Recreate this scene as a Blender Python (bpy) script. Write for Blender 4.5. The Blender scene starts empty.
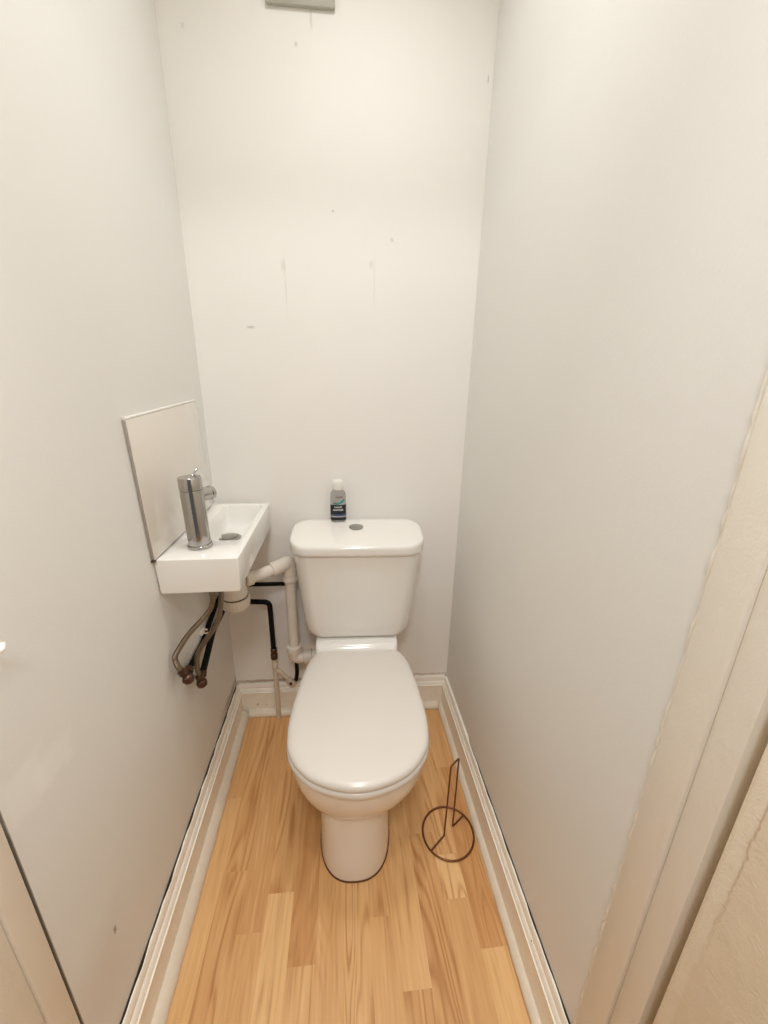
import bpy, bmesh, math, random
from mathutils import Vector, Matrix
random.seed(7)
S = bpy.context.scene
COL = S.collection
PI = math.pi
R = math.radians

# ------------------------------------------------------------------ nodes
def srgb(r, g, b):
    def f(c):
        c /= 255.0
        return c / 12.92 if c <= 0.04045 else ((c + 0.055) / 1.055) ** 2.4
    return (f(r), f(g), f(b), 1)

class NT:
    def __init__(s, name):
        s.m = bpy.data.materials.new(name); s.m.use_nodes = True
        s.t = s.m.node_tree; s.n = s.t.nodes; s.l = s.t.links
        s.p = s.n['Principled BSDF']
    def node(s, kind, **kw):
        n = s.n.new(kind)
        for k, v in kw.items(): setattr(n, k, v)
        return n
    def val(s, sock, v):
        if hasattr(v, 'links') or hasattr(v, 'is_linked'): s.l.new(v, sock)
        else: sock.default_value = v
    def math(s, op, a, b=0.0, c=0.0, clamp=False):
        n = s.node('ShaderNodeMath', operation=op); n.use_clamp = clamp
        for i, v in enumerate((a, b, c)): s.val(n.inputs[i], v)
        return n.outputs[0]
    def vmath(s, op, a, b=(0, 0, 0)):
        n = s.node('ShaderNodeVectorMath', operation=op)
        s.val(n.inputs[0], a); s.val(n.inputs[1], b)
        return n.outputs['Value'] if op in ('LENGTH', 'DOT_PRODUCT', 'DISTANCE') else n.outputs[0]
    def noise(s, vec, scale, detail=2, rough=.5, dist=0):
        n = s.node('ShaderNodeTexNoise'); s.l.new(vec, n.inputs['Vector'])
        n.inputs['Scale'].default_value = scale; n.inputs['Detail'].default_value = detail
        n.inputs['Roughness'].default_value = rough; n.inputs['Distortion'].default_value = dist
        return n.outputs[0]
    def ramp(s, f, lo, hi, a=0.0, b=1.0):
        n = s.node('ShaderNodeMapRange', interpolation_type='SMOOTHSTEP')
        s.val(n.inputs[0], f); n.inputs[1].default_value = lo; n.inputs[2].default_value = hi
        n.inputs[3].default_value = a; n.inputs[4].default_value = b
        return n.outputs[0]
    def mix(s, f, a, b):
        n = s.node('ShaderNodeMix', data_type='RGBA')
        s.val(n.inputs[0], f); s.val(n.inputs[6], a); s.val(n.inputs[7], b)
        return n.outputs[2]
    def bump(s, h, strength, dist=.001):
        n = s.node('ShaderNodeBump'); n.inputs['Strength'].default_value = strength
        n.inputs['Distance'].default_value = dist; s.l.new(h, n.inputs['Height'])
        s.l.new(n.outputs[0], s.p.inputs['Normal'])
    def pos(s):
        return s.node('ShaderNodeNewGeometry').outputs['Position']
    def obj(s):
        return s.node('ShaderNodeTexCoord').outputs['Object']
    def set(s, **kw):
        for k, v in kw.items(): s.val(s.p.inputs[k.replace('_', ' ')], v)
        return s

def plain(name, col, rough=.5, metal=0.0, var=.06, scale=30, bump=0.0, bscale=80, coat=0.0, spec=.5):
    """base colour with gentle procedural variation"""
    t = NT(name); v = t.obj()
    n = t.noise(v, scale, 3)
    dark = tuple(c * (1 - var) for c in col[:3]) + (1,)
    lite = tuple(min(1, c * (1 + var)) for c in col[:3]) + (1,)
    t.set(Base_Color=t.mix(n, dark, lite), Roughness=rough, Metallic=metal)
    t.p.inputs['Specular IOR Level'].default_value = spec
    t.p.inputs['Coat Weight'].default_value = coat
    t.p.inputs['Coat Roughness'].default_value = .08
    if bump: t.bump(t.noise(v, bscale, 3), bump)
    return t.m

def wall_paint(name, col, stains_and_shade=(), rough=.55, bump=.16):
    """roller-painted plaster; stains = (centre, half sizes, colour, strength, softness, wobble)"""
    t = NT(name); P = t.pos()
    c = t.mix(t.noise(P, 3.5, 3), tuple(x * .975 for x in col[:3]) + (1,), tuple(min(1, x * 1.02) for x in col[:3]) + (1,))
    fine = t.noise(P, 260, 3, .6)
    wob = t.node('ShaderNodeTexNoise'); t.l.new(P, wob.inputs['Vector']); wob.inputs['Scale'].default_value = 45
    for (ctr, half, scol, stg, soft, wb) in stains_and_shade:
        w = t.vmath('SCALE', t.vmath('SUBTRACT', wob.outputs['Color'], (.5, .5, .5)))
        w.node.inputs['Scale'].default_value = wb
        q = t.vmath('DIVIDE', t.vmath('ADD', t.vmath('SUBTRACT', P, ctr), w), half)
        sx = t.node('ShaderNodeSeparateXYZ'); t.l.new(t.vmath('ABSOLUTE', q), sx.inputs[0])
        m = t.math('MAXIMUM', t.math('MAXIMUM', sx.outputs[0], sx.outputs[1]), sx.outputs[2])
        f = t.math('MULTIPLY', t.ramp(m, 1 - soft, 1 + soft, 1, 0), stg)
        c = t.mix(f, c, scol)
    t.set(Base_Color=c, Roughness=rough)
    t.p.inputs['Specular IOR Level'].default_value = .35
    h = t.math('ADD', t.math('MULTIPLY', fine, .5), t.math('MULTIPLY', t.noise(P, 22, 3), 1.2))
    t.bump(h, bump, .002)
    return t.m

# ------------------------------------------------------------------ mesh helpers
def link(name, me, mat=None, parent=None, smooth=True, angle=40):
    o = bpy.data.objects.new(name, me); COL.objects.link(o)
    if mat is not None: me.materials.append(mat)
    if smooth:
        for p in me.polygons: p.use_smooth = True
        me.set_sharp_from_angle(angle=R(angle))
    if parent is not None: o.parent = parent
    return o

def from_bm(name, bm, mat, parent=None, smooth=True, angle=40):
    bmesh.ops.recalc_face_normals(bm, faces=bm.faces[:])
    me = bpy.data.meshes.new(name); bm.to_mesh(me); bm.free()
    return link(name, me, mat, parent, smooth, angle)

def loft(bm, rings, cap0=True, cap1=True, closed=True):
    vs = [[bm.verts.new(p) for p in r] for r in rings]
    n = len(vs[0])
    for a, b in zip(vs, vs[1:]):
        for i in range(n if closed else n - 1):
            j = (i + 1) % n
            bm.faces.new((a[i], a[j], b[j], b[i]))
    if cap0: bm.faces.new(vs[0])
    if cap1: bm.faces.new(vs[-1])
    return vs

def box(bm, x0, x1, y0, y1, z0, z1, bev=0.0, seg=2):
    rings = [[(x0, y0, z), (x1, y0, z), (x1, y1, z), (x0, y1, z)] for z in (z0, z1)]
    vs = loft(bm, rings)
    if bev:
        es = {e for r in vs for v in r for e in v.link_edges}
        bmesh.ops.bevel(bm, geom=list(es), offset=bev, segments=seg, profile=.5, affect='EDGES')

def mk_box(name, x0, x1, y0, y1, z0, z1, mat, parent=None, bev=0.0):
    bm = bmesh.new(); box(bm, x0, x1, y0, y1, z0, z1, bev)
    return from_bm(name, bm, mat, parent, smooth=bev > 0)

def catmull(pts, sub=8):
    P = [Vector(p) for p in pts]
    P = [P[0] * 2 - P[1]] + P + [P[-1] * 2 - P[-2]]
    out = []
    for i in range(1, len(P) - 2):
        a, b, c, d = P[i - 1:i + 3]
        for k in range(sub):
            t = k / sub
            out.append(.5 * ((2 * b) + (c - a) * t + (2 * a - 5 * b + 4 * c - d) * t * t + (3 * b - a - 3 * c + d) * t ** 3))
    out.append(P[-2])
    return out

def fillet(pts, r, n=6):
    """round the corners of a polyline"""
    P = [Vector(p) for p in pts]; out = [P[0]]
    for a, b, c in zip(P, P[1:], P[2:]):
        u = (a - b); v = (c - b)
        rr = min(r, u.length * .49, v.length * .49)
        p0 = b + u.normalized() * rr; p1 = b + v.normalized() * rr
        for k in range(n + 1):
            t = k / n
            out.append(p0 * (1 - t) ** 2 + b * 2 * t * (1 - t) + p1 * t * t)
    out.append(P[-1])
    return out

def tube(bm, path, rad, segs=14, closed=False):
    P = [Vector(p) for p in path]; n = len(P)
    rad = rad if isinstance(rad, (list, tuple)) else [rad] * n
    def tan(i):
        if closed: return (P[(i + 1) % n] - P[i - 1]).normalized()
        return (P[min(i + 1, n - 1)] - P[max(i - 1, 0)]).normalized()
    t0 = tan(0); up = Vector((0, 0, 1)) if abs(t0.z) < .9 else Vector((1, 0, 0))
    nrm = t0.cross(up).normalized()
    rings = []
    for i in range(n):
        t = tan(i)
        nrm = (nrm - t * nrm.dot(t)).normalized(); bi = t.cross(nrm)
        rings.append([P[i] + (nrm * math.cos(2 * PI * k / segs) + bi * math.sin(2 * PI * k / segs)) * rad[i] for k in range(segs)])
    if closed:
        rings.append(rings[0])
        vs = [[bm.verts.new(p) for p in r] for r in rings[:-1]]; vs.append(vs[0])
        for a, b in zip(vs, vs[1:]):
            for i in range(segs):
                j = (i + 1) % segs; bm.faces.new((a[i], a[j], b[j], b[i]))
    else:
        loft(bm, rings)

def mk_tube(name, path, rad, mat, parent=None, segs=14, closed=False):
    bm = bmesh.new(); tube(bm, path, rad, segs, closed)
    return from_bm(name, bm, mat, parent)

def turned(bm, axis_pts, segs=28, ribs=0, rib=0.0):
    """solid of revolution along a line: axis_pts = (point, radius)"""
    pts = [Vector(p) for p, _ in axis_pts]
    d = (pts[-1] - pts[0]).normalized()
    up = Vector((0, 0, 1)) if abs(d.z) < .9 else Vector((1, 0, 0))
    u = d.cross(up).normalized(); v = d.cross(u)
    rings = []
    for p, r in zip(pts, [r for _, r in axis_pts]):
        ring = []
        for k in range(segs):
            a = 2 * PI * k / segs
            q = r * (1 + (rib * (1 if k % 2 else -1) if ribs else 0))
            ring.append(p + (u * math.cos(a) + v * math.sin(a)) * q)
        rings.append(ring)
    loft(bm, rings)

def mk_turned(name, base, direction, prof, mat, parent=None, segs=28, rib=0.0):
    b = Vector(base); d = Vector(direction).normalized()
    bm = bmesh.new(); turned(bm, [(b + d * h, r) for r, h in prof], segs, rib != 0, rib)
    return from_bm(name, bm, mat, parent)

def rrect(cx, cy, hx, hy, r, z, n=6):
    out = []
    for (sx, sy, a0) in ((1, 1, 0), (-1, 1, 90), (-1, -1, 180), (1, -1, 270)):
        for k in range(n + 1):
            a = R(a0 + 90 * k / n)
            out.append((cx + sx * (hx - r) + r * math.cos(a), cy + sy * (hy - r) + r * math.sin(a), z))
    return out

def thing(name, label, cat, loc=(0, 0, 0), rz=0.0, group=None):
    o = bpy.data.objects.new(name, None); COL.objects.link(o)
    o.empty_display_size = .05
    o.location = loc; o.rotation_euler = (0, 0, rz)
    return tag(o, label, cat, group)

def tag(o, label, cat, group=None):
    o['label'] = label; o['category'] = cat
    if group: o['group'] = group
    return o

def struct(o):
    o['kind'] = 'structure'; return o

def ground(o, loc):
    """move a world-space mesh under an origin at loc"""
    o.data.transform(Matrix.Translation(-Vector(loc))); o.location = loc; return o

# ------------------------------------------------------------------ dimensions
XL, XR = -.4187, .4015
YL, SK = 1.3107, -.0193 / .8202           # back wall, slightly out of square
def yb(x): return YL + SK * (x - XL)
CEIL = 2.45

# ------------------------------------------------------------------ materials
WHITE_LIT = (.88, .866, .835, 1)  # wall paint lightened for the stronger light on the back wall
GREYST = (.42, .38, .33, 1)
back_stains = [
    ((-.151, yb(-.151), 1.505), (.0020, .05, .055), (.52, .48, .42, 1), 0.20, .9, 0.0090),
    ((-.156, yb(-.156), 1.548), (.0045, .05, .010), (.50, .46, .40, 1), 0.28, .9, 0.0090),
    ((.100, yb(.1), 1.515), (.0020, .05, .050), (.56, .52, .46, 1), 0.17, .9, 0.0090),
    ((.092, yb(.09), 1.56), (.004, .05, .008), (.50, .46, .40, 1), 0.25, .9, 0.0090),
    ((-.258, yb(-.258), 1.389), (.008, .05, .0025), (.26, .22, .17, 1), 0.46, .9, 0.0060),
    ((-.0139, yb(0), 1.683), (.0025, .05, .0025), (.32, .29, .24, 1), 0.43, .9, 0.0030),
    ((.1486, yb(.15), 1.622), (.003, .05, .0035), (.40, .36, .30, 1), 0.37, .9, 0.0030),
    ((-.0955, yb(0), 2.023), (.0028, .05, .0035), (.40, .33, .26, 1), 0.43, .9, 0.0030),
    ((-.058, yb(0), 2.071), (.0020, .05, .013), (.45, .38, .30, 1), 0.37, .9, 0.0045),
    ((-.36, yb(-.3), 2.04), (.003, .05, .0045), (.50, .46, .40, 1), 0.31, .9, 0.0030),
    ((.388, yb(.39), 1.986), (.0015, .05, .006), (.22, .18, .14, 1), 0.43, .9, 0.0030),
    ((.322, yb(.33), .456), (.006, .05, .005), (.86, .84, .80, 1), 0.50, .9, 0.0060),
    ((-.26, yb(-.26), .139), (.16, .05, .005), (.30, .18, .09, 1), .75, .7, .012),
    ((.30, yb(.3), .139), (.12, .05, .004), (.45, .32, .2, 1), .5, .7, .012),
]
left_stains_gap_shade = [
    ((XL, 1.0, .119), (.05, .70, .0115), (.10, .07, .04, 1), .95, .06, .001),  # shade of the crack behind the skirting, painted on the wall
    ((XL - .055, .3925, 1.2), (.06, .0012, 1.3), (.09, .065, .04, 1), .95, .3, .0005),  # gap beside the door lining, its shade painted onto the wall end
    ((XL, .430, .736), (.05, .034, .032), (.88, .875, .86, 1), .40, .35, .028),
    ((XL, .482, .722), (.05, .036, .023), (.88, .875, .86, 1), .40, .35, .028),
    ((XL, .495, .306), (.05, .0035, .007), (.22, .17, .11, 1), .8, .5, .002),
    ((XL, .445, .27), (.05, .06, .07), (.55, .47, .36, 1), .22, .9, .03),
    ((XL, 1.24, .15), (.05, .09, .012), (.30, .19, .10, 1), .6, .8, .02),
]
M_back = wall_paint('back_wall_lit_paint', WHITE_LIT, back_stains)
M_left = wall_paint('side_wall_shaded_paint', (.778, .775, .75, 1), left_stains_gap_shade, bump=.2)  # same paint as the back wall, weaker side light put into its colour
M_right = wall_paint('side_wall_shaded_plain', (.778, .775, .75, 1), [  # same darkened side tone, shade in the colour
    ((XR, .62, .119), (.05, .30, .0115), (.10, .07, .04, 1), .95, .06, .001),  # painted shade in the skirting crack on this side
    ((XR, 1.25, .30), (.05, .03, .003), (.5, .44, .36, 1), .4, .6, .01),
    ((XR, .3575, .9), (.05, .0040, .9), (.56, .50, .42, 1), .75, .6, .004), ((XR, .3575, .20), (.05, .0045, .10), (.30, .25, .17, 1), .6, .7, .008)], bump=.2)
M_ceil = wall_paint('ceiling_paint', (.82, .80, .77, 1))
M_gloss = wall_paint('old_gloss_paint', (.84, .80, .72, 1), rough=.32, bump=.35)
M_door = wall_paint('door_paint', (.84, .75, .60, 1), [
    ((.402, .2475, .9), (.05, .0065, 1.2), (.90, .83, .70, 1), .75, .35, .010),
    ((.403, .2385, .87), (.05, .0011, .16), (.46, .34, .21, 1), .5, .8, .010),
    ((.403, .2375, .955), (.05, .0022, .012), (.14, .09, .05, 1), .9, .5, .006)], rough=.5, bump=.6)
M_hall = wall_paint('hall_paint', (.62, .56, .47, 1))

def skirting_material():
    t = NT('skirting_gloss_paint'); P = t.pos()
    n = t.noise(P, 28, 4, .65)
    c = t.mix(t.ramp(n, .45, .8), (.90, .86, .77, 1), (.85, .78, .66, 1))
    chips = t.ramp(t.noise(P, 60, 2, .5), .73, .77)
    c = t.mix(t.math('MULTIPLY', chips, .7), c, (.33, .22, .12, 1))
    t.set(Base_Color=c, Roughness=.33)
    t.bump(t.noise(P, 120, 3), .25, .002)
    return t.m
M_skirt = skirting_material()
M_bead = plain('beading_paint', (.74, .66, .54, 1), .38, var=.10, scale=26, bump=.25)

def ceramic(name, col):
    t = NT(name)
    t.set(Base_Color=t.mix(t.noise(t.obj(), 6, 2), tuple(c * .985 for c in col[:3]) + (1,), col), Roughness=.16)
    t.p.inputs['Coat Weight'].default_value = .5; t.p.inputs['Coat Roughness'].default_value = .06
    return t.m
M_cer = ceramic('white_ceramic', (.87, .85, .81, 1))
M_basin = ceramic('basin_ceramic', (.89, .88, .85, 1))
M_seat = plain('white_seat_plastic', (.73, .69, .64, 1), .26, var=.015, scale=5, coat=.3)
M_upvc = plain('white_waste_plastic', (.78, .73, .655, 1), .35, var=.05, scale=18)
M_white_pipe = plain('painted_pipe', (.66, .565, .45, 1), .45, var=.14, scale=40, bump=.15)
M_chrome = plain('chrome', (.47, .455, .435, 1), .14, 1.0, var=.03, scale=20)
M_button = plain('satin_chrome', (.42, .41, .385, 1), .28, 1.0, var=.05)
M_black = plain('black_pipe_sleeve', (.005, .0046, .004, 1), .65, var=.3, scale=60, bump=.2, spec=.2)
M_valve = plain('tarnished_brass', (.10, .055, .035, 1), .38, .75, var=.35, scale=70)
M_wire = plain('bronze_wire', (.20, .085, .04, 1), .35, .85, var=.3, scale=60)
M_seal = plain('brown_sealant', (.13, .055, .02, 1), .7, var=.3, scale=50)
M_grey = plain('grey_plastic', (.44, .43, .37, 1), .45, var=.04)
M_dark = plain('dark_clip', (.05, .04, .03, 1), .5)
M_cap = plain('white_cap', (.83, .81, .77, 1), .35, var=.02)
M_navy = plain('navy_label', (.010, .012, .020, 1), .4, var=.2)
M_lab_grey = plain('grey_label_band', (.42, .42, .44, 1), .4)
M_blue = plain('blue_label_band', (.05, .07, .16, 1), .4)
M_teal = plain('teal_label', (.03, .32, .32, 1), .4, var=.3, scale=120)
M_red = plain('dark_red_ink', (.20, .02, .02, 1), .5)
M_white_ink = plain('white_ink', (.8, .8, .8, 1), .5)

def braided():
    t = NT('braided_steel'); v = t.obj()
    w = t.node('ShaderNodeTexWave', wave_type='BANDS', bands_direction='DIAGONAL'); t.l.new(v, w.inputs['Vector'])
    w.inputs['Scale'].default_value = 260; w.inputs['Distortion'].default_value = 1
    t.set(Base_Color=t.mix(w.outputs[1], (.085, .055, .035, 1), (.36, .285, .20, 1)), Metallic=.85, Roughness=.36)
    t.bump(w.outputs[1], .35, .001)
    return t.m
M_braid = braided()

def panel_mat():
    t = NT('glossy_panel'); smear = t.noise(t.obj(), 7, 3, .6, .8)
    t.set(Base_Color=t.mix(smear, (.745, .70, .635, 1), (.77, .725, .66, 1)), Roughness=t.ramp(smear, .4, .8, .03, .12))
    t.p.inputs['Coat Weight'].default_value = .6; t.p.inputs['Coat Roughness'].default_value = .02
    return t.m
M_panel = panel_mat()
M_edge = plain('grey_panel_edge', (.36, .325, .29, 1), .5, var=.12, scale=30)

def bottle_mat():
    t = NT('clear_bottle')
    t.set(Base_Color=t.mix(t.noise(t.obj(), 25, 1), (.80, .80, .79, 1), (.88, .88, .87, 1)), Roughness=.08, IOR=1.34)
    t.p.inputs['Transmission Weight'].default_value = .85
    return t.m
M_bottle = bottle_mat()

def floor_mat():
    t = NT('beech_laminate'); P = t.pos()
    at = t.node('ShaderNodeAttribute', attribute_name='plank'); seed = t.node('ShaderNodeSeparateColor')
    t.l.new(at.outputs['Color'], seed.inputs[0])
    tone, r1, r2 = seed.outputs
    off = t.node('ShaderNodeCombineXYZ'); t.l.new(t.math('MULTIPLY', r1, 7), off.inputs[0]); t.l.new(t.math('MULTIPLY', r2, 13), off.inputs[1])
    q = t.vmath('ADD', P, off.outputs[0])
    fine = t.noise(t.vmath('MULTIPLY', q, (150, 6, 1)), 1, 4, .6)
    mid = t.noise(t.vmath('MULTIPLY', q, (38, 2.2, 1)), 1, 3, .55, .6)
    cn = t.noise(t.vmath('MULTIPLY', q, (15, 1.5, 1)), 1, 1.2, .4, .35)
    cath = t.math('ADD', t.math('MULTIPLY', t.math('SINE', t.math('MULTIPLY', cn, 75)), .5), .5)
    base = t.mix(tone, (.54, .255, .088, 1), (.84, .55, .26, 1))
    f = t.math('ADD', t.math('MULTIPLY', t.math('SUBTRACT', fine, .5), .62), t.math('MULTIPLY', t.math('SUBTRACT', mid, .5), .62))
    f = t.math('SUBTRACT', f, t.math('MULTIPLY', t.math('MULTIPLY', cath, cath), t.ramp(r2, .1, .9, .05, .30)))
    light = t.mix(t.ramp(f, -.05, .45), base, (.88, .60, .31, 1))
    c = t.mix(t.ramp(f, .02, -.5), light, (.44, .195, .062, 1))
    t.set(Base_Color=c, Roughness=t.ramp(fine, .3, .7, .30, .42))
    t.p.inputs['Specular IOR Level'].default_value = .4
    t.bump(fine, .06, .001)
    return t.m
M_floor = floor_mat()
M_joint = plain('board_joint', (.20, .10, .04, 1), .7)

# ------------------------------------------------------------------ floor: laminate boards, three strips wide
def build_floor():
    bm = bmesh.new(); lay = bm.loops.layers.float_color.new('plank')
    W = .0632; x0 = -.0145
    rnd = random.Random(21)
    # ends of strips that read in the photograph, (y of the joint from near to far) and tone between them
    known = {
        -5: ([.20, .75], [.45, .40, .36]),
        -4: ([.618], [.42, .30]),
        -3: ([.692, 1.16], [.80, .40, .36]),
        -2: ([.550, .98], [.58, .22, .30]),
        -1: ([.25, .79], [.40, .46, .32]),
        0: ([.36, .93], [.5, .60, .40]),
        1: ([.621, 1.1], [.50, .38, .30]),
        2: ([.489, .90], [.34, .62, .45]),
        3: ([.41, .80], [.46, .36, .48]),
        4: ([.639, .74], [.44, .85, .46]),
        5: ([.54, 1.0], [.78, .20, .42]),
    }
    Y0, Y1 = -1.35, 1.36
    def quad(xa, xb, ya, yb_, tone):
        vs = [bm.verts.new(p) for p in ((xa, ya, 0), (xb, ya, 0), (xb, yb_, 0), (xa, yb_, 0))]
        f = bm.faces.new(vs); a, b = rnd.random(), rnd.random()
        for l in f.loops: l[lay] = (tone, a, b, 1)
    for k in range(-20, 21):
        xa, xb = x0 + (k - 1) * W + W, x0 + k * W + W
        if k - 0 in known and True:
            ends, tones = known[k]
        else:
            ends = []; y = Y0 + rnd.random() * .4
            while y < Y1: ends.append(y); y += .3 + rnd.random() * .2
            tones = [rnd.random() * .7 + .1 for _ in range(len(ends) + 1)]
        ends = [e for e in ends if Y0 < e < Y1]
        ys = [Y0] + ends + [Y1]
        for a, b, tn in zip(ys, ys[1:], tones): quad(xa, xb, a, b, tn)
    bmesh.ops.remove_doubles(bm, verts=bm.verts[:], dist=1e-5)
    me = bpy.data.meshes.new('floor'); bm.to_mesh(me); bm.free()
    o = link('floor', me, M_floor, None, smooth=False)
    return struct(o)
FLOOR = build_floor()
# note: strip k spans x0+k*W .. x0+(k+1)*W

# ------------------------------------------------------------------ room shell
def slab(name, quad, z0, z1, mat):
    bm = bmesh.new(); loft(bm, [[(x, y, z) for x, y in quad] for z in (z0, z1)])
    return struct(from_bm(name, bm, mat, smooth=False))
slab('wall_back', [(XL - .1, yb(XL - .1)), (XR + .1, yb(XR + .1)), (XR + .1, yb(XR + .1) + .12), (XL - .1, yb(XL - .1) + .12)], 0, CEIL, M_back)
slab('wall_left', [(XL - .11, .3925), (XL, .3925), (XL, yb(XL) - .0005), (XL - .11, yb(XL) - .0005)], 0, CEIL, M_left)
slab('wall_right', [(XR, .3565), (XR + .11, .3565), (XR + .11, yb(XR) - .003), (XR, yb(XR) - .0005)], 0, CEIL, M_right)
slab('ceiling', [(-1.3, -1.35), (1.3, -1.35), (1.3, 1.45), (-1.3, 1.45)], CEIL, CEIL + .1, M_ceil)
# the hallway on the camera's side of the door opening
slab('wall_hall_left', [(-1.2, -1.35), (-1.1, -1.35), (-1.1, .30), (-1.2, .30)], 0, CEIL, M_hall)
slab('wall_hall_right', [(1.1, -1.35), (1.2, -1.35), (1.2, .30), (1.1, .30)], 0, CEIL, M_hall)
slab('wall_door_left', [(-1.1, .29), (-.53, .29), (-.53, .386), (-1.1, .386)], 0, CEIL, M_hall)
slab('wall_door_right', [(.515, .262), (1.1, .262), (1.1, .356), (.515, .356)], 0, CEIL, M_hall)
slab('wall_door_head', [(-.4187, .275), (.4015, .275), (.4015, .355), (-.4187, .355)], 2.03, CEIL, M_hall)

def bevel_slab(name, x0, x1, y0, y1, z0, z1, mat, bev=.003):
    return struct(mk_box(name, x0, x1, y0, y1, z0, z1, mat, bev=bev))
# door lining of the opening: two stepped boards on each side
bevel_slab('trim_1', -.53, -.4135, .349, .386, 0, CEIL, M_gloss, .004)
bevel_slab('trim_2', -.53, -.4165, .300, .349, 0, CEIL, M_gloss, .003)
bevel_slab('trim_3', .3945, .515, .3075, .3565, 0, CEIL, M_gloss, .004)
bevel_slab('trim_4', .3990, .515, .2705, .3075, 0, CEIL, M_gloss, .003)
def filler(name, x, y, sx, seedv):
    rnd = random.Random(seedv); bm = bmesh.new(); rings = []
    for i in range(160):
        z = .14 + i * .0125; r = .0034 + rnd.uniform(-.0016, .0018); dy = rnd.uniform(-.0008, .0008)
        rings.append([(x + sx * r * math.cos(R(a)) * .9, y + dy + r * math.sin(R(a)), z) for a in (-90, -55, -20, 20, 55, 90)] + [(x - sx * .002, y + dy + r, z), (x - sx * .002, y + dy - r, z)])
    loft(bm, rings)
    return struct(from_bm(name, bm, M_gloss, angle=70))
filler('trim_8', XR - .0005, .3590, -1, 11)
# door leaf standing open, outside the opening
def door():
    bm = bmesh.new()
    box(bm, 0, .036, -.68, 0, .006, 2.0, .003)
    o = from_bm('door_1', bm, M_door)
    o.location = (.4005, .2580, 0); o.rotation_euler = (0, 0, R(2.2))
    struct(o)
    return o
door()

# ------------------------------------------------------------------ skirting boards and floor beading
SKP = [(.0, .004), (.0195, .004), (.0195, .0945), (.0210, .0960), (.0210, .0995), (.0180, .1005), (.0172, .1035), (.0150, .1090), (.0120, .1130), (.0112, .1135), (.0112, .1170),
       (.0098, .1230), (.0085, .1285), (.0070, .1314), (.0, .1314)]
def skirting(name, p0, p1, inward, gaps, hmul=1.0, dmul=1.0, seedv=1):
    """profile swept p0->p1; gaps(t) = crack width between board and wall"""
    rnd = random.Random(seedv)
    bm = bmesh.new(); a, b = Vector((*p0, 0)), Vector((*p1, 0)); w = Vector((*inward, 0)).normalized()
    rings = []; N = 44
    for i in range(N + 1):
        t = i / N; c = a.lerp(b, t); g = gaps(t)
        jit = rnd.uniform(-.0006, .0006)
        rings.append([tuple(c + w * (d * dmul + (g if d < .001 else 0) + (jit if .006 < d < .0095 else 0)) + Vector((0, 0, z * hmul))) for d, z in SKP])
    loft(bm, rings)
    return struct(from_bm(name, bm, M_skirt, angle=28))
def wob(t, seedv, amp, lo, hi):
    import math as m
    if t < lo or t > hi: return 0.0003
    s = .5 + .5 * m.sin(t * 23 + seedv) * m.sin(t * 61 + seedv * 2)
    return .0006 + amp * (.35 + .65 * s)
skirting('baseboard_left', (XL, .3965), (XL, yb(XL)), (1, 0), lambda t: wob(t, 1.3, .0062, .02, .98), dmul=1.12, seedv=2)
skirting('baseboard_right', (XR, .360), (XR, yb(XR)), (-1, 0), lambda t: wob(t, .4, .0044, .0, .66), dmul=.95, seedv=3)
skirting('baseboard_back', (XL + .001, yb(XL)), (XR - .001, yb(XR)), (SK, -1), lambda t: wob(t, 2.2, .003, .0, .45), seedv=4)
def beading(name, p0, p1, inward, base, size, seedv):
    rnd = random.Random(seedv); bm = bmesh.new()
    a, b = Vector((*p0, 0)), Vector((*p1, 0)); w = Vector((*inward, 0)).normalized()
    rings = []; N = 60
    for i in range(N + 1):
        c = a.lerp(b, i / N); s = size + rnd.uniform(-.0007, .0007); h = size * 1.05 + rnd.uniform(-.0008, .0008)
        prof = [(base - .001, .0018), (base + s, .0018), (base + s, .004)]
        for k in range(1, 6):
            an = PI / 2 * k / 6
            prof.append((base + s * math.cos(an) ** 1.2, .004 + (h - .004) * math.sin(an) ** 1.1))
        prof.append((base - .001, h))
        rings.append([tuple(c + w * d + Vector((0, 0, z))) for d, z in prof])
    loft(bm, rings)
    return struct(from_bm(name, bm, M_bead, angle=50))
beading('trim_5', (XL, .3965), (XL, yb(XL) - .03), (1, 0), .0215, .0235, 5)
beading('trim_6', (XR, .360), (XR, yb(XR) - .02), (-1, 0), .0182, .0165, 6)
beading('trim_7', (XL + .045, yb(XL + .045)), (XR - .034, yb(XR - .034)), (SK, -1), .0195, .0205, 7)

# ------------------------------------------------------------------ toilet
TL = (.048, 1.297, 0)
T = thing('toilet', 'white close-coupled toilet with closed lid on the wooden floor', 'toilet', TL, R(-2))
# local frame: x across, -y out from the wall (d = -y)
def smooth_outline(half, sub=6):
    """half outline (x>=0) from the back centre to the front centre, mirrored"""
    ext = [(-half[1][0], half[1][1])] + list(half) + [(-half[-2][0], half[-2][1])]
    pts = catmull([(x, d, 0) for x, d in ext], sub)[sub:-sub]
    r = [(p.x, p.y) for p in pts]
    l = [(-x, d) for x, d in reversed(r[1:-1])]
    return r + l
SEAT = smooth_outline([(0, .192), (.06, .192), (.106, .193), (.128, .201), (.149, .232), (.163, .29), (.172, .36), (.1775, .43), (.1785, .49),
                       (.170, .551), (.148, .593), (.111, .629), (.060, .653), (0, .6635)])
def inset(outl, k):
    n = len(outl); out = []
    for i in range(n):
        a = Vector(outl[i - 1]); b = Vector(outl[(i + 1) % n]); t = (b - a).normalized()
        nrm = Vector((-t.y, t.x))     # points inward for this winding
        p = Vector(outl[i]) + nrm * k
        out.append((p.x, p.y))
    return out
def area(o): return sum(o[i - 1][0] * o[i][1] - o[i][0] * o[i - 1][1] for i in range(len(o)))
if area(SEAT) < 0: SEAT = SEAT[::-1]
def ring3(o, z): return [(x, -d, z) for x, d in o]

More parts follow.
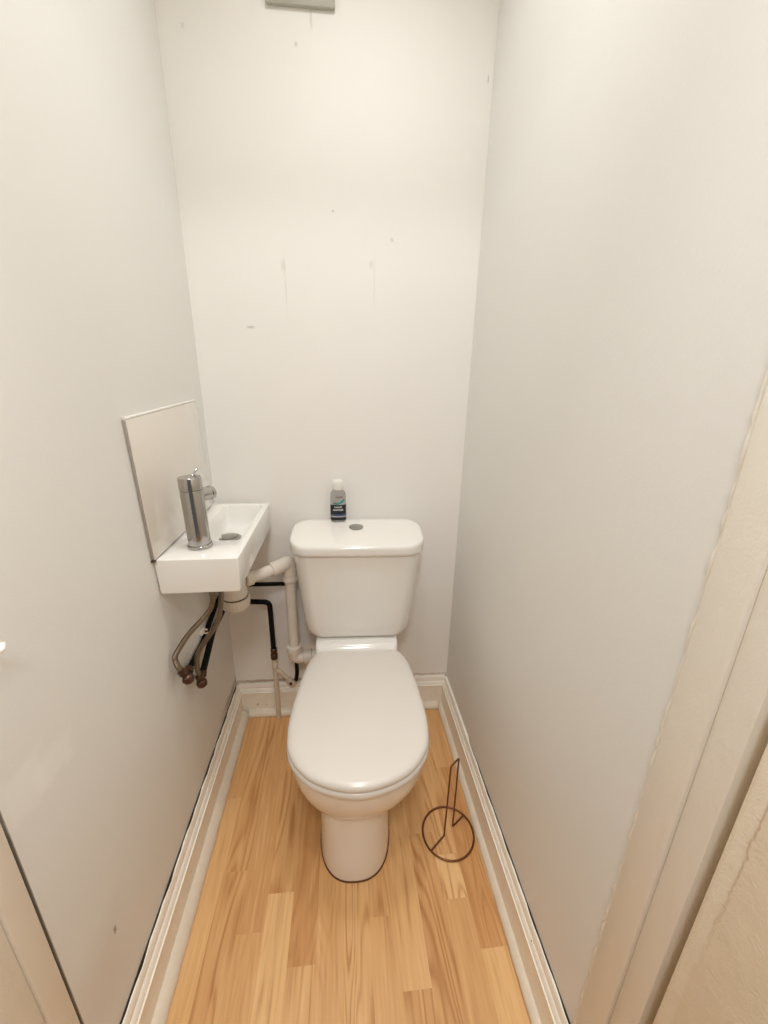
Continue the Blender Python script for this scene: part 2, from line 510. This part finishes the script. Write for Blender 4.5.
def scaled(o, s, cy=.44):
    return [(x * s, cy + (d - cy) * s) for x, d in o]
bm = bmesh.new()
rings = [ring3(inset(SEAT, .006), .3995), ring3(inset(SEAT, .001), .4005), ring3(SEAT, .4035), ring3(SEAT, .408), ring3(inset(SEAT, .0018), .4125),
         ring3(inset(SEAT, .0055), .4160), ring3(inset(SEAT, .011), .4182), ring3(inset(SEAT, .019), .4194)]
for s in (.82, .6, .35, .12): rings.append(ring3(scaled(SEAT, s), .4194 + .0022 * (1 - s)))
loft(bm, rings)
from_bm('seat_lid', bm, M_seat, T, angle=60)
bm = bmesh.new()
S2 = inset(SEAT, -.0015)
hole = scaled(SEAT, .62)
loft(bm, [ring3(hole, .392), ring3(hole, .383), ring3(inset(S2, .007), .3805), ring3(inset(S2, .001), .3815), ring3(S2, .3845), ring3(S2, .391), ring3(inset(S2, .002), .3955), ring3(inset(S2, .006), .3972),
          ring3(scaled(SEAT, .66), .3972), ring3(hole, .392)], False, False)
bmesh.ops.remove_doubles(bm, verts=bm.verts[:], dist=1e-6)
from_bm('seat', bm, M_seat, T, angle=60)

def egg(z, hw, df, db, dc, p=2.15, q=2.9, n=56):
    out = []
    for k in range(n):
        a = 2 * PI * k / n; c, s = math.cos(a), math.sin(a)
        e = p if c >= 0 else q
        x = hw * math.copysign(abs(s) ** (2 / e), s)
        d = dc + (df - dc) * abs(c) ** (2 / e) if c >= 0 else dc - (dc - db) * abs(c) ** (2 / e)
        out.append((x, -d, z))
    return out
bm = bmesh.new()
secs = [(.001, .0975, .600, .13, .455, 2.5), (.012, .0975, .601, .13, .455, 2.5), (.06, .0955, .601, .13, .455, 2.5), (.12, .0945, .599, .13, .455, 2.5), (.18, .0955, .5975, .13, .455, 2.45),
        (.220, .0965, .597, .13, .455, 2.45), (.230, .100, .598, .13, .455, 2.4), (.2375, .117, .604, .13, .455, 2.3), (.247, .138, .612, .13, .46, 2.2), (.262, .1545, .622, .13, .465, 2.15),
        (.282, .1650, .632, .14, .47, 2.1), (.306, .1715, .640, .15, .475, 2.1), (.332, .1755, .6475, .16, .475, 2.1), (.358, .1775, .652, .17, .475, 2.1),
        (.370, .1775, .653, .175, .475, 2.1), (.3775, .1760, .652, .18, .475, 2.1), (.3803, .170, .648, .185, .475, 2.1)]
def foot_shift(z): return -.011 * max(0, min(1, (.30 - z) / .08))
loft(bm, [[(x + foot_shift(z), y, zz) for x, y, zz in egg(z, hw, df, db, dc, p)] for z, hw, df, db, dc, p in secs])
# rear deck that carries the cistern, grown from the pan
def deck(z, hw, d0, d1, r): return rrect(-.004, -(d0 + d1) / 2, hw, (d1 - d0) / 2, r, z, 6)
loft(bm, [deck(.19, .085, .05, .20, .03), deck(.26, .105, .045, .215, .03), deck(.33, .128, .035, .222, .03), deck(.40, .133, .03, .215, .022), deck(.424, .134, .03, .196, .015),
          deck(.4295, .133, .03, .190, .014), deck(.4315, .129, .034, .184, .012)])
from_bm('pan', bm, M_cer, T, angle=50)
bm = bmesh.new()
loft(bm, [[(x - .011, y, zz) for x, y, zz in egg(z, .0975 + o, .600 + o, .13 - o, .455, 2.5)] for z, o in ((.0002, .0026), (.0025, .0020), (.0048, .0004))])
from_bm('base_sealant', bm, M_seal, T)

# cistern: tapered tank, front bowed
def tank(z, hw, d0, d1, r, bow, n=8):
    o = rrect(0, 0, hw, (d1 - d0) / 2, r, z, n)
    out = []
    for x, y, zz in o:
        d = (d0 + d1) / 2 - y
        if y < 0: d += bow * (1 - (x / hw) ** 2) * min(1, -y / ((d1 - d0) / 2 - r * .5))
        out.append((x, -d, zz))
    return out
bm = bmesh.new()
loft(bm, [tank(.4318, .133, .022, .134, .03, .006), tank(.4335, .144, .018, .144, .036, .007), tank(.4390, .1560, .015, .153, .042, .009), tank(.4490, .1655, .013, .159, .046, .010),
          tank(.4660, .1725, .012, .163, .048, .011), tank(.500, .1780, .012, .166, .048, .012), tank(.56, .1835, .012, .169, .048, .012), tank(.64, .1900, .012, .172, .048, .013),
          tank(.72, .1965, .012, .175, .048, .013), tank(.7485, .1985, .012, .176, .048, .013)])
CIS = from_bm('cistern', bm, M_cer, T, angle=50)
bm = bmesh.new()
def lid(z, k, top, s=1.0):
    """outline inset by k; the top surface (top=1) rises from the front edge towards the wall"""
    o = tank(z, .2095 - k, .008 + k, .187 - k, max(.012, .060 - k), .013 * (1 - k * 4))
    out = []
    for x, y, zz in o:
        x, y = x * s, -.1 + (y + .1) * s
        out.append((x, y, zz + top * .030 * min(1, max(0, (.2 + y) / .19)) ** .8))
    return out
lr = [lid(.7440, .012, 0), lid(.7444, .0025, 0), lid(.7465, .0005, 0), lid(.752, 0, 0), lid(.760, 0, .5), lid(.7655, .0004, .92), lid(.7690, .0020, 1), lid(.7712, .0048, 1), lid(.7725, .0085, 1), lid(.7735, .014, 1)]
for q in (.85, .6, .35, .12): lr.append(lid(.7738 + .002 * (1 - q * q), .014, 1, q))
loft(bm, lr)
LID = from_bm('cistern_lid', bm, M_cer, CIS, angle=60)
BT = (-.004, -.0775, .7952)
mk_turned('flush_button', BT, (0, 0, 1), [(.0225, 0), (.0235, .0022), (.0235, .0035), (.0215, .0042), (.0195, .0036), (.0190, .0042), (.0080, .0048)], M_button, LID)
for sx in (-1, 1):
    mk_turned('hinge', (sx * .075 - .02, -.206, .4085), (1, 0, 0), [(.007, 0), (.0085, .002), (.0085, .038), (.007, .040)], M_seat, T, 18)

# ------------------------------------------------------------------ washbasin
BX0, BX1, BY0, BY1, BZ0, BZ1 = XL + .0003, -.2365, .8525, 1.283, .7785, .8645
B = thing('washbasin', 'small white rectangular washbasin fixed to the wall beside the toilet', 'washbasin', (XL, 1.07, .7785))
def BW(p): return (p[0] - XL, p[1] - 1.07, p[2] - .7785)
bm = bmesh.new()
cx, cy, hx, hy = (BX0 + BX1) / 2, (BY0 + BY1) / 2, (BX1 - BX0) / 2, (BY1 - BY0) / 2
ix0, ix1, iy0, iy1 = BX0 + .046, BX1 - .021, .962, BY1 - .024
icx, icy, ihx, ihy = (ix0 + ix1) / 2, (iy0 + iy1) / 2, (ix1 - ix0) / 2, (iy1 - iy0) / 2
rings = [rrect(cx, cy, hx - .010, hy - .008, .005, BZ0, 5), rrect(cx, cy, hx - .0042, hy - .0032, .005, BZ0 + .0012, 5), rrect(cx, cy, hx - .0028, hy - .0022, .005, BZ0 + .006, 5),
         rrect(cx, cy, hx - .0004, hy - .0004, .0045, BZ1 - .006, 5), rrect(cx, cy, hx - .0008, hy - .0008, .0045, BZ1 - .0016, 5), rrect(cx, cy, hx - .0030, hy - .0030, .004, BZ1, 5),
         rrect(icx, icy, ihx + .002, ihy + .002, .010, BZ1, 5), rrect(icx, icy, ihx, ihy, .010, BZ1 - .002, 5), rrect(icx, icy, ihx - .002, ihy - .002, .010, BZ1 - .035, 5),
         rrect(icx, icy, ihx - .005, ihy - .005, .012, BZ1 - .058, 5), rrect(icx, icy, ihx - .010, ihy - .010, .014, BZ1 - .0645, 5), rrect(icx, icy, ihx - .020, ihy - .022, .014, BZ1 - .0672, 5), rrect(icx, icy, .012, .012, .011, BZ1 - .069, 5)]
rings = [[BW(p) for p in r] for r in rings]
loft(bm, rings)
from_bm('basin', bm, M_basin, B, angle=45)
DR = (-.337, 1.150, BZ1 - .0692)
WST = mk_turned('waste', BW(DR), (0, 0, 1), [(.030, 0), (.0335, .0015), (.0335, .0035), (.031, .0048), (.026, .0052), (.024, .0030), (.010, .0030)], M_button, B)
mk_turned('plug', BW((DR[0], DR[1], DR[2] + .0032)), (0, 0, 1), [(.021, 0), (.0225, .002), (.0215, .0055), (.014, .0075), (.004, .0082)], M_button, WST)

# tap
TP = (-.340, .926, BZ1)
TA = thing('basin_tap', 'tall chrome cylindrical tap standing on the washbasin', 'tap', TP)
mk_turned('base_ring', (0, 0, .0002), (0, 0, 1), [(.0275, 0), (.0285, .001), (.0285, .0065), (.0268, .0085)], M_chrome, TA, 40)
mk_turned('body', (0, 0, .0085), (0, 0, 1), [(.0250, 0), (.0252, .002), (.0252, .128), (.0240, .1315)], M_chrome, TA, 48)
CP = mk_turned('cap', (0, 0, .1405), (0, 0, 1), [(.0240, 0), (.0252, .0014), (.0252, .0285), (.0240, .0300), (.0235, .0300), (.0100, .0302)], M_chrome, TA, 48)
bm = bmesh.new()
tube(bm, [(.003, .010, .169), (.007, .019, .176), (.010, .026, .183), (.0108, .0275, .1845)], [.0028, .0026, .0034, .0022], 12)
from_bm('lever', bm, M_chrome, CP)
d = Vector((.40, .915, -.06)).normalized()
SPT = mk_turned('spout', Vector((0, 0, .121)) + d * .014, d, [(.0160, 0), (.0160, .036), (.0172, .037), (.0172, .046), (.0156, .0475), (.0125, .0475), (.0115, .043)], M_chrome, TA, 28)
TA.rotation_euler = (0, R(-1.5), 0)
# splashback panel leaning a little out of square
def splashback():
    y0, z0 = .8465, .8672
    m = thing('splashback', 'glossy white splashback panel on the wall above the washbasin', 'splashback', (XL, y0, z0))
    quad = [(.0, .0), (.408, .0), (.377, .3160), (-.0155, .3010)]      # (along the wall, up)
    def slab_(xa, xb, k):
        cy_, cz_ = .19, .155
        q = [(y + math.copysign(k, y - cy_), z + math.copysign(k, z - cz_) if z > .01 else z) for y, z in quad]
        bm = bmesh.new(); loft(bm, [[(x, y, z) for y, z in q] for x in (xa, xb)])
        bmesh.ops.bevel(bm, geom=bm.edges[:], offset=.0007, segments=2, profile=.5, affect='EDGES')
        return bm
    from_bm('backing', slab_(.0006, .0064, -.0005), M_edge, m)
    from_bm('glossy_face', slab_(.0065, .0092, .0), M_panel, m)
    bm = bmesh.new()
    tube(bm, [(.0048, -.0155, .3038), (.0048, .377, .3188)], .0032, 10)
    from_bm('top_trim', bm, M_cap, m)
    mk_box('clip', .0004, .0100, -.004, .003, -.0045, -.0008, M_dark, m, .001)
splashback()

# ------------------------------------------------------------------ plumbing
WP = thing('waste_pipe', 'white plastic bottle trap and waste pipe running from basin to toilet', 'waste pipe', (-.332, 1.125, .57))
def WL(*p): return (p[0] + .332, p[1] - 1.125, p[2] - .57)
mk_turned('bottle_trap', WL(-.332, 1.125, .7775), (0, 0, -1), [(.024, 0), (.024, .035), (.030, .037), (.030, .062), (.0365, .066), (.0375, .072), (.0375, .158), (.036, .162)], M_upvc, WP, 32)
mk_turned('trap_cap', WL(-.332, 1.125, .6135), (0, 0, -1), [(.0375, 0), (.0425, .002), (.0415, .026), (.036, .036), (.027, .043), (.012, .0455)], M_upvc, WP, 52, .022)
mk_turned('trap_seal', WL(-.332, 1.125, .6165), (0, 0, -1), [(.0385, 0), (.0388, .0003), (.0388, .0024), (.0385, .0027)], M_seal, WP, 32)
mk_turned('union_nut', WL(-.297, 1.130, .667), (.83, .55, .0), [(.0195, 0), (.0215, .002), (.0215, .020), (.0185, .022)], M_upvc, WP, 28, .02)
pv = (-.181, 1.236)
mk_tube('pipe', [WL(*p) for p in fillet([(-.283, 1.140, .667), (-.205, 1.205, .672), (pv[0], 1.236, .672), (pv[0], 1.236, .318)], .012)], .0178, M_upvc, WP, 22)
bm = bmesh.new()
tube(bm, [WL(*p) for p in fillet([(-.232, 1.183, .6705), (-.200, 1.212, .6725), (pv[0], 1.236, .6725), (pv[0], 1.236, .612)], .016)], .0222, 24)
from_bm('elbow', bm, M_upvc, WP)
mk_turned('collar', WL(pv[0], 1.236, .618), (0, 0, -1), [(.0222, 0), (.0245, .002), (.0245, .012), (.0222, .014)], M_upvc, WP)
mk_turned('compression_nut', WL(pv[0], 1.236, .348), (0, 0, -1), [(.0230, 0), (.0265, .002), (.0265, .021), (.0235, .024)], M_upvc, WP, 28, .02)
bm = bmesh.new()
tube(bm, [WL(*p) for p in fillet([(pv[0], 1.236, .334), (pv[0], 1.236, .292), (-.090, 1.238, .300)], .030, 8)], .0205, 24)
from_bm('elbow', bm, M_upvc, WP)
mk_turned('collar', WL(-.148, 1.2367, .2945), (1, .02, .085), [(.0215, 0), (.0245, .002), (.0245, .028), (.0215, .030)], M_upvc, WP)

# flexible hoses with their valves
def hose(label, path, nut_dir):
    base = Vector(path[-1])
    h = thing('flexible_hose', label, 'hose', base, group='braided hoses under the washbasin')
    P = [Vector(p) - base for p in path]
    mk_tube('braided_hose', catmull(P, 7), .0066, M_braid, h, 14)
    d = (P[-1] - P[-2]).normalized()
    mk_turned('hose_nut', P[-1] - d * .012, d, [(.0085, 0), (.0110, .002), (.0110, .015), (.0095, .017)], M_valve, h, 6)
    return h, base, d
H1, b1, d1 = hose('braided steel hose bowing out from the basin to the higher valve',
     [(-.341, .926, .772), (-.328, .927, .735), (-.335, .927, .697), (-.356, .919, .670), (-.382, .896, .647), (-.3985, .872, .626), (-.4055, .853, .613), (-.4050, .848, .601), (-.3975, .842, .587), (-.3870, .840, .571)], None)
H2, b2, d2 = hose('braided steel hose hanging beside the black pipe to the lower valve',
     [(-.325, .946, .772), (-.3125, .946, .735), (-.3200, .942, .675), (-.3336, .940, .636), (-.3577, .940, .601), (-.3815, .935, .566), (-.3905, .930, .539), (-.3900, .925, .510), (-.3870, .926, .484)], None)
def valve(label, b, d, pipe_dir):
    v = thing('isolation_valve', label, 'valve', b, group='isolation valves')
    p = Vector(b)
    mk_turned('valve_body', d * .006, d, [(.0085, 0), (.0125, .004), (.0140, .010), (.0125, .018), (.0085, .022), (.0050, .0235)], M_valve, v, 20)
    q = d * .012
    pd = Vector(pipe_dir).normalized()
    mk_turned('valve_outlet', q, pd, [(.0085, 0), (.0085, .012), (.0115, .013), (.0115, .026), (.0085, .027)], M_valve, v, 6)
    mk_turned('screw_slot', q - Vector((0, .0120, 0)), (0.3, -1, 0.1), [(.0060, 0), (.0062, .003), (.0050, .0042)], M_valve, v, 16)
valve('dark brass valve at the end of the outward bowing hose', b1, d1, (-.10, .9, .18))
valve('dark brass valve at the end of the black sleeved pipe', b2, d2, (-.10, .75, .42))
BP = thing('water_pipe', 'black sleeved pipe from the higher hose valve along the walls behind the toilet', 'pipe', (-.40, 1.0, .56), group='black water pipes')
def BL(p): return (p[0] + .40, p[1] - 1.0, p[2] - .56)
mk_tube('sleeve', [BL(p) for p in fillet([(-.3935, .866, .558), (-.4095, .925, .517), (-.4100, 1.04, .519), (-.4090, 1.17, .557), (-.4040, 1.276, .573), (-.181, 1.273, .572), (-.181, 1.2685, .20), (-.186, 1.268, .168)], .022, 6)], .0072, M_black, BP, 14)
BP2 = thing('water_pipe', 'black sleeved pipe from the lower hose valve to the pale floor pipe', 'pipe', (-.395, 1.0, .46), group='black water pipes')
def BL2(p): return (p[0] + .395, p[1] - 1.0, p[2] - .46)
mk_tube('sleeve', [BL2(p) for p in fillet([(-.393, .944, .466), (-.398, .985, .468), (-.400, 1.10, .516), (-.402, 1.268, .514), (-.2600, 1.266, .507), (-.2590, 1.265, .300)], .020, 6)], .0090, M_black, BP2, 14)
mk_turned('coupling', BL2((-.2590, 1.265, .318)), (0, 0, -1), [(.0092, 0), (.0118, .003), (.0118, .016), (.0092, .018), (.0092, .024), (.0125, .026), (.0125, .044), (.0085, .048)], M_valve, BP2, 16)
SP = thing('supply_pipe', 'pale painted pipe rising from the floor with a side branch', 'pipe', (-.2590, 1.262, 0))
def SL(p): return (p[0] + .2590, p[1] - 1.262, p[2])
mk_tube('riser', [SL(p) for p in ((-.2590, 1.265, .275), (-.2592, 1.262, .16), (-.2590, 1.262, .001))], .0085, M_white_pipe, SP, 16)
mk_turned('tee', SL((-.2590, 1.2645, .255)), (0, 0, -1), [(.0095, 0), (.0105, .002), (.0105, .030), (.0095, .032)], M_white_pipe, SP, 18)
mk_tube('branch', [SL(p) for p in ((-.2590, 1.264, .232), (-.236, 1.266, .204), (-.203, 1.266, .160))], .0078, M_white_pipe, SP, 14)
mk_turned('branch_valve', SL((-.216, 1.266, .178)), (.035, 0, -.046), [(.0095, 0), (.0115, .002), (.0115, .030), (.0085, .033)], M_white_pipe, SP, 8)
mk_turned('valve_screw', SL((-.205, 1.256, .164)), (.2, -1, .1), [(.0055, 0), (.0055, .006), (.0045, .007)], M_dark, SP, 12)
# pipe clip
PC = thing('pipe_clip', 'small white pipe clip on the wall between the two hoses', 'clip', (XL, 1.05, .545))
mk_box('clip_base', .0005, .010, -.013, .013, -.007, .007, M_upvc, PC, .002)
bm = bmesh.new()
tube(bm, [(.0085 + .006 * (1 - math.cos(R(a))), 0, .0075 * math.sin(R(a))) for a in range(-150, 151, 20)], .0020, 8)
from_bm('clip_arm', bm, M_upvc, PC)

# ------------------------------------------------------------------ toilet paper stand lying behind: bronze wire
ST = thing('toilet_roll_stand', 'bronze wire toilet roll stand with round base on the floor', 'toilet roll stand', (.2890, .7930, 0))
RC = .0735
mk_tube('base_ring', [(RC * math.cos(2 * PI * k / 64), RC * math.sin(2 * PI * k / 64), .0032) for k in range(64)], .0028, M_wire, ST, 10, True)
ztop = .268
pw = [(-.0595, -.0430, .0034), (-.0135, -.0070, .0034), (-.0115, -.0070, ztop), (.0165, .0150, ztop), (.0175, .0150, .0034), (.0590, .0432, .0034)]
mk_tube('wire_upright', fillet(pw, .005, 5), .0024, M_wire, ST, 10)

# ------------------------------------------------------------------ bottle on the cistern
def bottle():
    th = R(-2)
    lx, ld = -.0625, .0285
    wx = TL[0] + lx * math.cos(th) + ld * math.sin(th) * -1 * -1
    wy = TL[1] + lx * math.sin(th) - ld * math.cos(th)
    b = thing('sanitiser_bottle', 'small clear bottle with black label standing on the cistern lid', 'bottle', (wx, wy, .8022), R(0)); b.scale = (1.42, 1.42, 1.42)
    def oval(z, a, c, n=36, e=2.6):
        return [(a * math.copysign(abs(math.cos(2 * PI * k / n)) ** (2 / e), math.cos(2 * PI * k / n)), c * math.copysign(abs(math.sin(2 * PI * k / n)) ** (2 / e), math.sin(2 * PI * k / n)), z) for k in range(n)]
    bm = bmesh.new()
    loft(bm, [oval(.0, .0155, .0095), oval(.0012, .0172, .0112), oval(.004, .0178, .0118), oval(.060, .0178, .0118), oval(.066, .0172, .0112), oval(.0705, .0150, .0100), oval(.0735, .0112, .0092, e=2.2), oval(.0750, .0098, .0088, e=2), oval(.0765, .0096, .0088, e=2)])
    from_bm('bottle_body', bm, M_bottle, b, angle=50)
    cp = mk_turned('cap', (0, 0, .0765), (0, 0, 1), [(.0122, 0), (.0127, .001), (.0124, .011), (.0114, .0185), (.0095, .0212), (.004, .0222)], M_cap, b, 28)
    g = .0004
    def band(name, z0, z1, mat, k=0.0, x0=-1, x1=1, parent=b):
        a, c, e = .0178 + g + k, .0118 + g + k, 2.6
        bm = bmesh.new(); pts = []
        N = 28
        for i in range(N + 1):
            an = PI + PI * i / N   # front half (towards -y)
            x = a * math.copysign(abs(math.cos(an)) ** (2 / e), math.cos(an)); y = c * -abs(math.sin(an)) ** (2 / e)
            if x0 * a - 1e-6 <= x <= x1 * a + 1e-6: pts.append((x, y))
        outer = [[(x, y, z) for x, y in pts] for z in (z0, z1)]
        inner = [[(x * .985, y * .985, z) for x, y in pts] for z in (z0, z1)]
        rings = [o + i[::-1] for o, i in zip(outer, inner)]
        loft(bm, rings)
        return from_bm(name, bm, mat, parent, angle=30)
    lab = band('label', .0045, .0415, M_navy)
    band('label_stripe', .0120, .0150, M_lab_grey, .00025, parent=lab)
    band('label_stripe', .0150, .0195, M_blue, .00025, parent=lab)
    logo = None
    # teal swoosh above the label
    bm = bmesh.new()
    def surf(x, z, k=.0006):
        a, c, e = .0178 + k, .0118 + k, 2.6
        return (x, -c * max(0, 1 - abs(x / a) ** e) ** (1 / e), z)
    up = [(-.0115, .0445), (-.004, .0452), (.003, .0475), (.009, .0520), (.0140, .0560)]
    lo = [(-.0115, .0428), (-.004, .0425), (.003, .0430), (.009, .0455), (.0140, .0500)]
    rings = [[surf(x, z, .0008) for x, z in up], [surf(x, z, .0008) for x, z in lo]]
    fr = [r[:] for r in rings]
    loft(bm, [[fr[0][i], fr[1][i], (fr[1][i][0], fr[1][i][1] + .0006, fr[1][i][2]), (fr[0][i][0], fr[0][i][1] + .0006, fr[0][i][2])] for i in range(5)])
    from_bm('label_swoosh', bm, M_teal, b, smooth=False)
    def word(txt, size, z, mat, x=0.0, parent=lab, k=.0010, sx=1.0):
        cu = bpy.data.curves.new('lettering', 'FONT'); cu.body = txt; cu.size = size; cu.align_x = 'CENTER'; cu.extrude = .00012; cu.offset = size * .012
        to = bpy.data.objects.new('lettering', cu); COL.objects.link(to)
        dg = bpy.context.evaluated_depsgraph_get()
        me = bpy.data.meshes.new_from_object(to.evaluated_get(dg))
        bpy.data.objects.remove(to)
        for v in me.vertices:
            p = surf(v.co.x * sx + x, v.co.y + z, k)
            v.co = (p[0], p[1] - v.co.z, p[2])
        return link('lettering', me, mat, parent, smooth=False)
    word('HAND', .0060, .0345, M_white_ink)
    word('SANITISER', .0058, .0278, M_white_ink, sx=.88)
    word('GEL', .0052, .0440, M_navy, x=-.0065, parent=b, k=.0013, sx=1.2)
    word('CLEAN', .0052, .0585, M_red, x=.003, parent=b, k=.0010)
bottle()

# ------------------------------------------------------------------ grey box high on the back wall
def wall_box():
    x0, x1 = -.1625, .0005
    xc = (x0 + x1) / 2
    o = thing('wall_box', 'grey plastic box fixed high on the white wall above the toilet', 'wall box', (xc, yb(xc), 2.0885), math.atan(SK))
    h = (x1 - x0) / 2
    mk_box('box_cover', -h, h, -.011, -.002, 0, .115, M_grey, o, .0025)
    mk_box('back_plate', -h + .004, h - .004, -.003, -.0004, .003, .112, M_grey, o, .0005)
wall_box()

# small white fitting on the side wall at the frame's edge
def fitting():
    o = thing('wall_hook', 'small white hook on the bare wall nearer the door than the washbasin', 'hook', (XL, .444, .943))
    mk_box('hook_plate', .0005, .004, -.035, .004, -.012, .014, M_cap, o, .0015)
    bm = bmesh.new()
    tube(bm, catmull([(.003, -.010, .0), (.010, -.006, -.004), (.014, .0, -.004), (.012, .006, .001)], 6), .0035, 12)
    from_bm('hook_arm', bm, M_cap, o)
fitting()

# ------------------------------------------------------------------ light
def lamp(name, loc, power, col, size, spread=180):
    """flush round ceiling light shining down"""
    l = bpy.data.lights.new(name, 'AREA'); l.shape = 'DISK'; l.energy = power; l.color = col; l.size = size; l.spread = R(spread)
    o = bpy.data.objects.new(name, l); COL.objects.link(o); o.location = loc
    return o
lamp('ceiling_lamp', (.05, .72, CEIL - .02), 4.8, (1, 1, .985), .24, 146)
lamp('hall_fill', (-.05, -.5, CEIL - .15), 17.5, (1, .99, .97), .4)  # unseen fill added in the hallway to even out the room's light
lamp('doorway_fill', (0, .12, CEIL - .02), 6.5, (1, .99, .97), .2)  # extra fill added over the door opening to brighten the near lower walls
w = bpy.data.worlds.new('World'); S.world = w; w.use_nodes = True
w.node_tree.nodes['Background'].inputs[0].default_value = (1, .995, .985, 1)
w.node_tree.nodes['Background'].inputs[1].default_value = .15

# ------------------------------------------------------------------ camera
f, pit, yaw, rol = 401.6713, .318, .1071, .0175
fw = Vector((math.sin(yaw) * math.cos(pit), math.cos(yaw) * math.cos(pit), -math.sin(pit)))
rt = fw.cross(Vector((0, 0, 1))).normalized(); up = rt.cross(fw)
r2 = rt * math.cos(rol) + up * math.sin(rol); u2 = -rt * math.sin(rol) + up * math.cos(rol)
cam = bpy.data.cameras.new('Camera'); co = bpy.data.objects.new('Camera', cam); COL.objects.link(co)
mw = Matrix((r2, u2, -fw)).transposed().to_4x4(); mw.translation = (0, 0, 1.25)
co.matrix_world = mw
cam.sensor_fit = 'AUTO'; cam.sensor_width = 36; cam.lens = f * 36 / 1024; cam.clip_start = .02
S.camera = co

S.view_settings.view_transform = 'Standard'; S.view_settings.look = 'None'
S.view_settings.gamma = 1; S.view_settings.use_curve_mapping = False
S.view_settings.exposure = -0.06
S.cycles.max_bounces = 14; S.cycles.diffuse_bounces = 10; S.cycles.glossy_bounces = 6
S.cycles.sample_clamp_indirect = 6
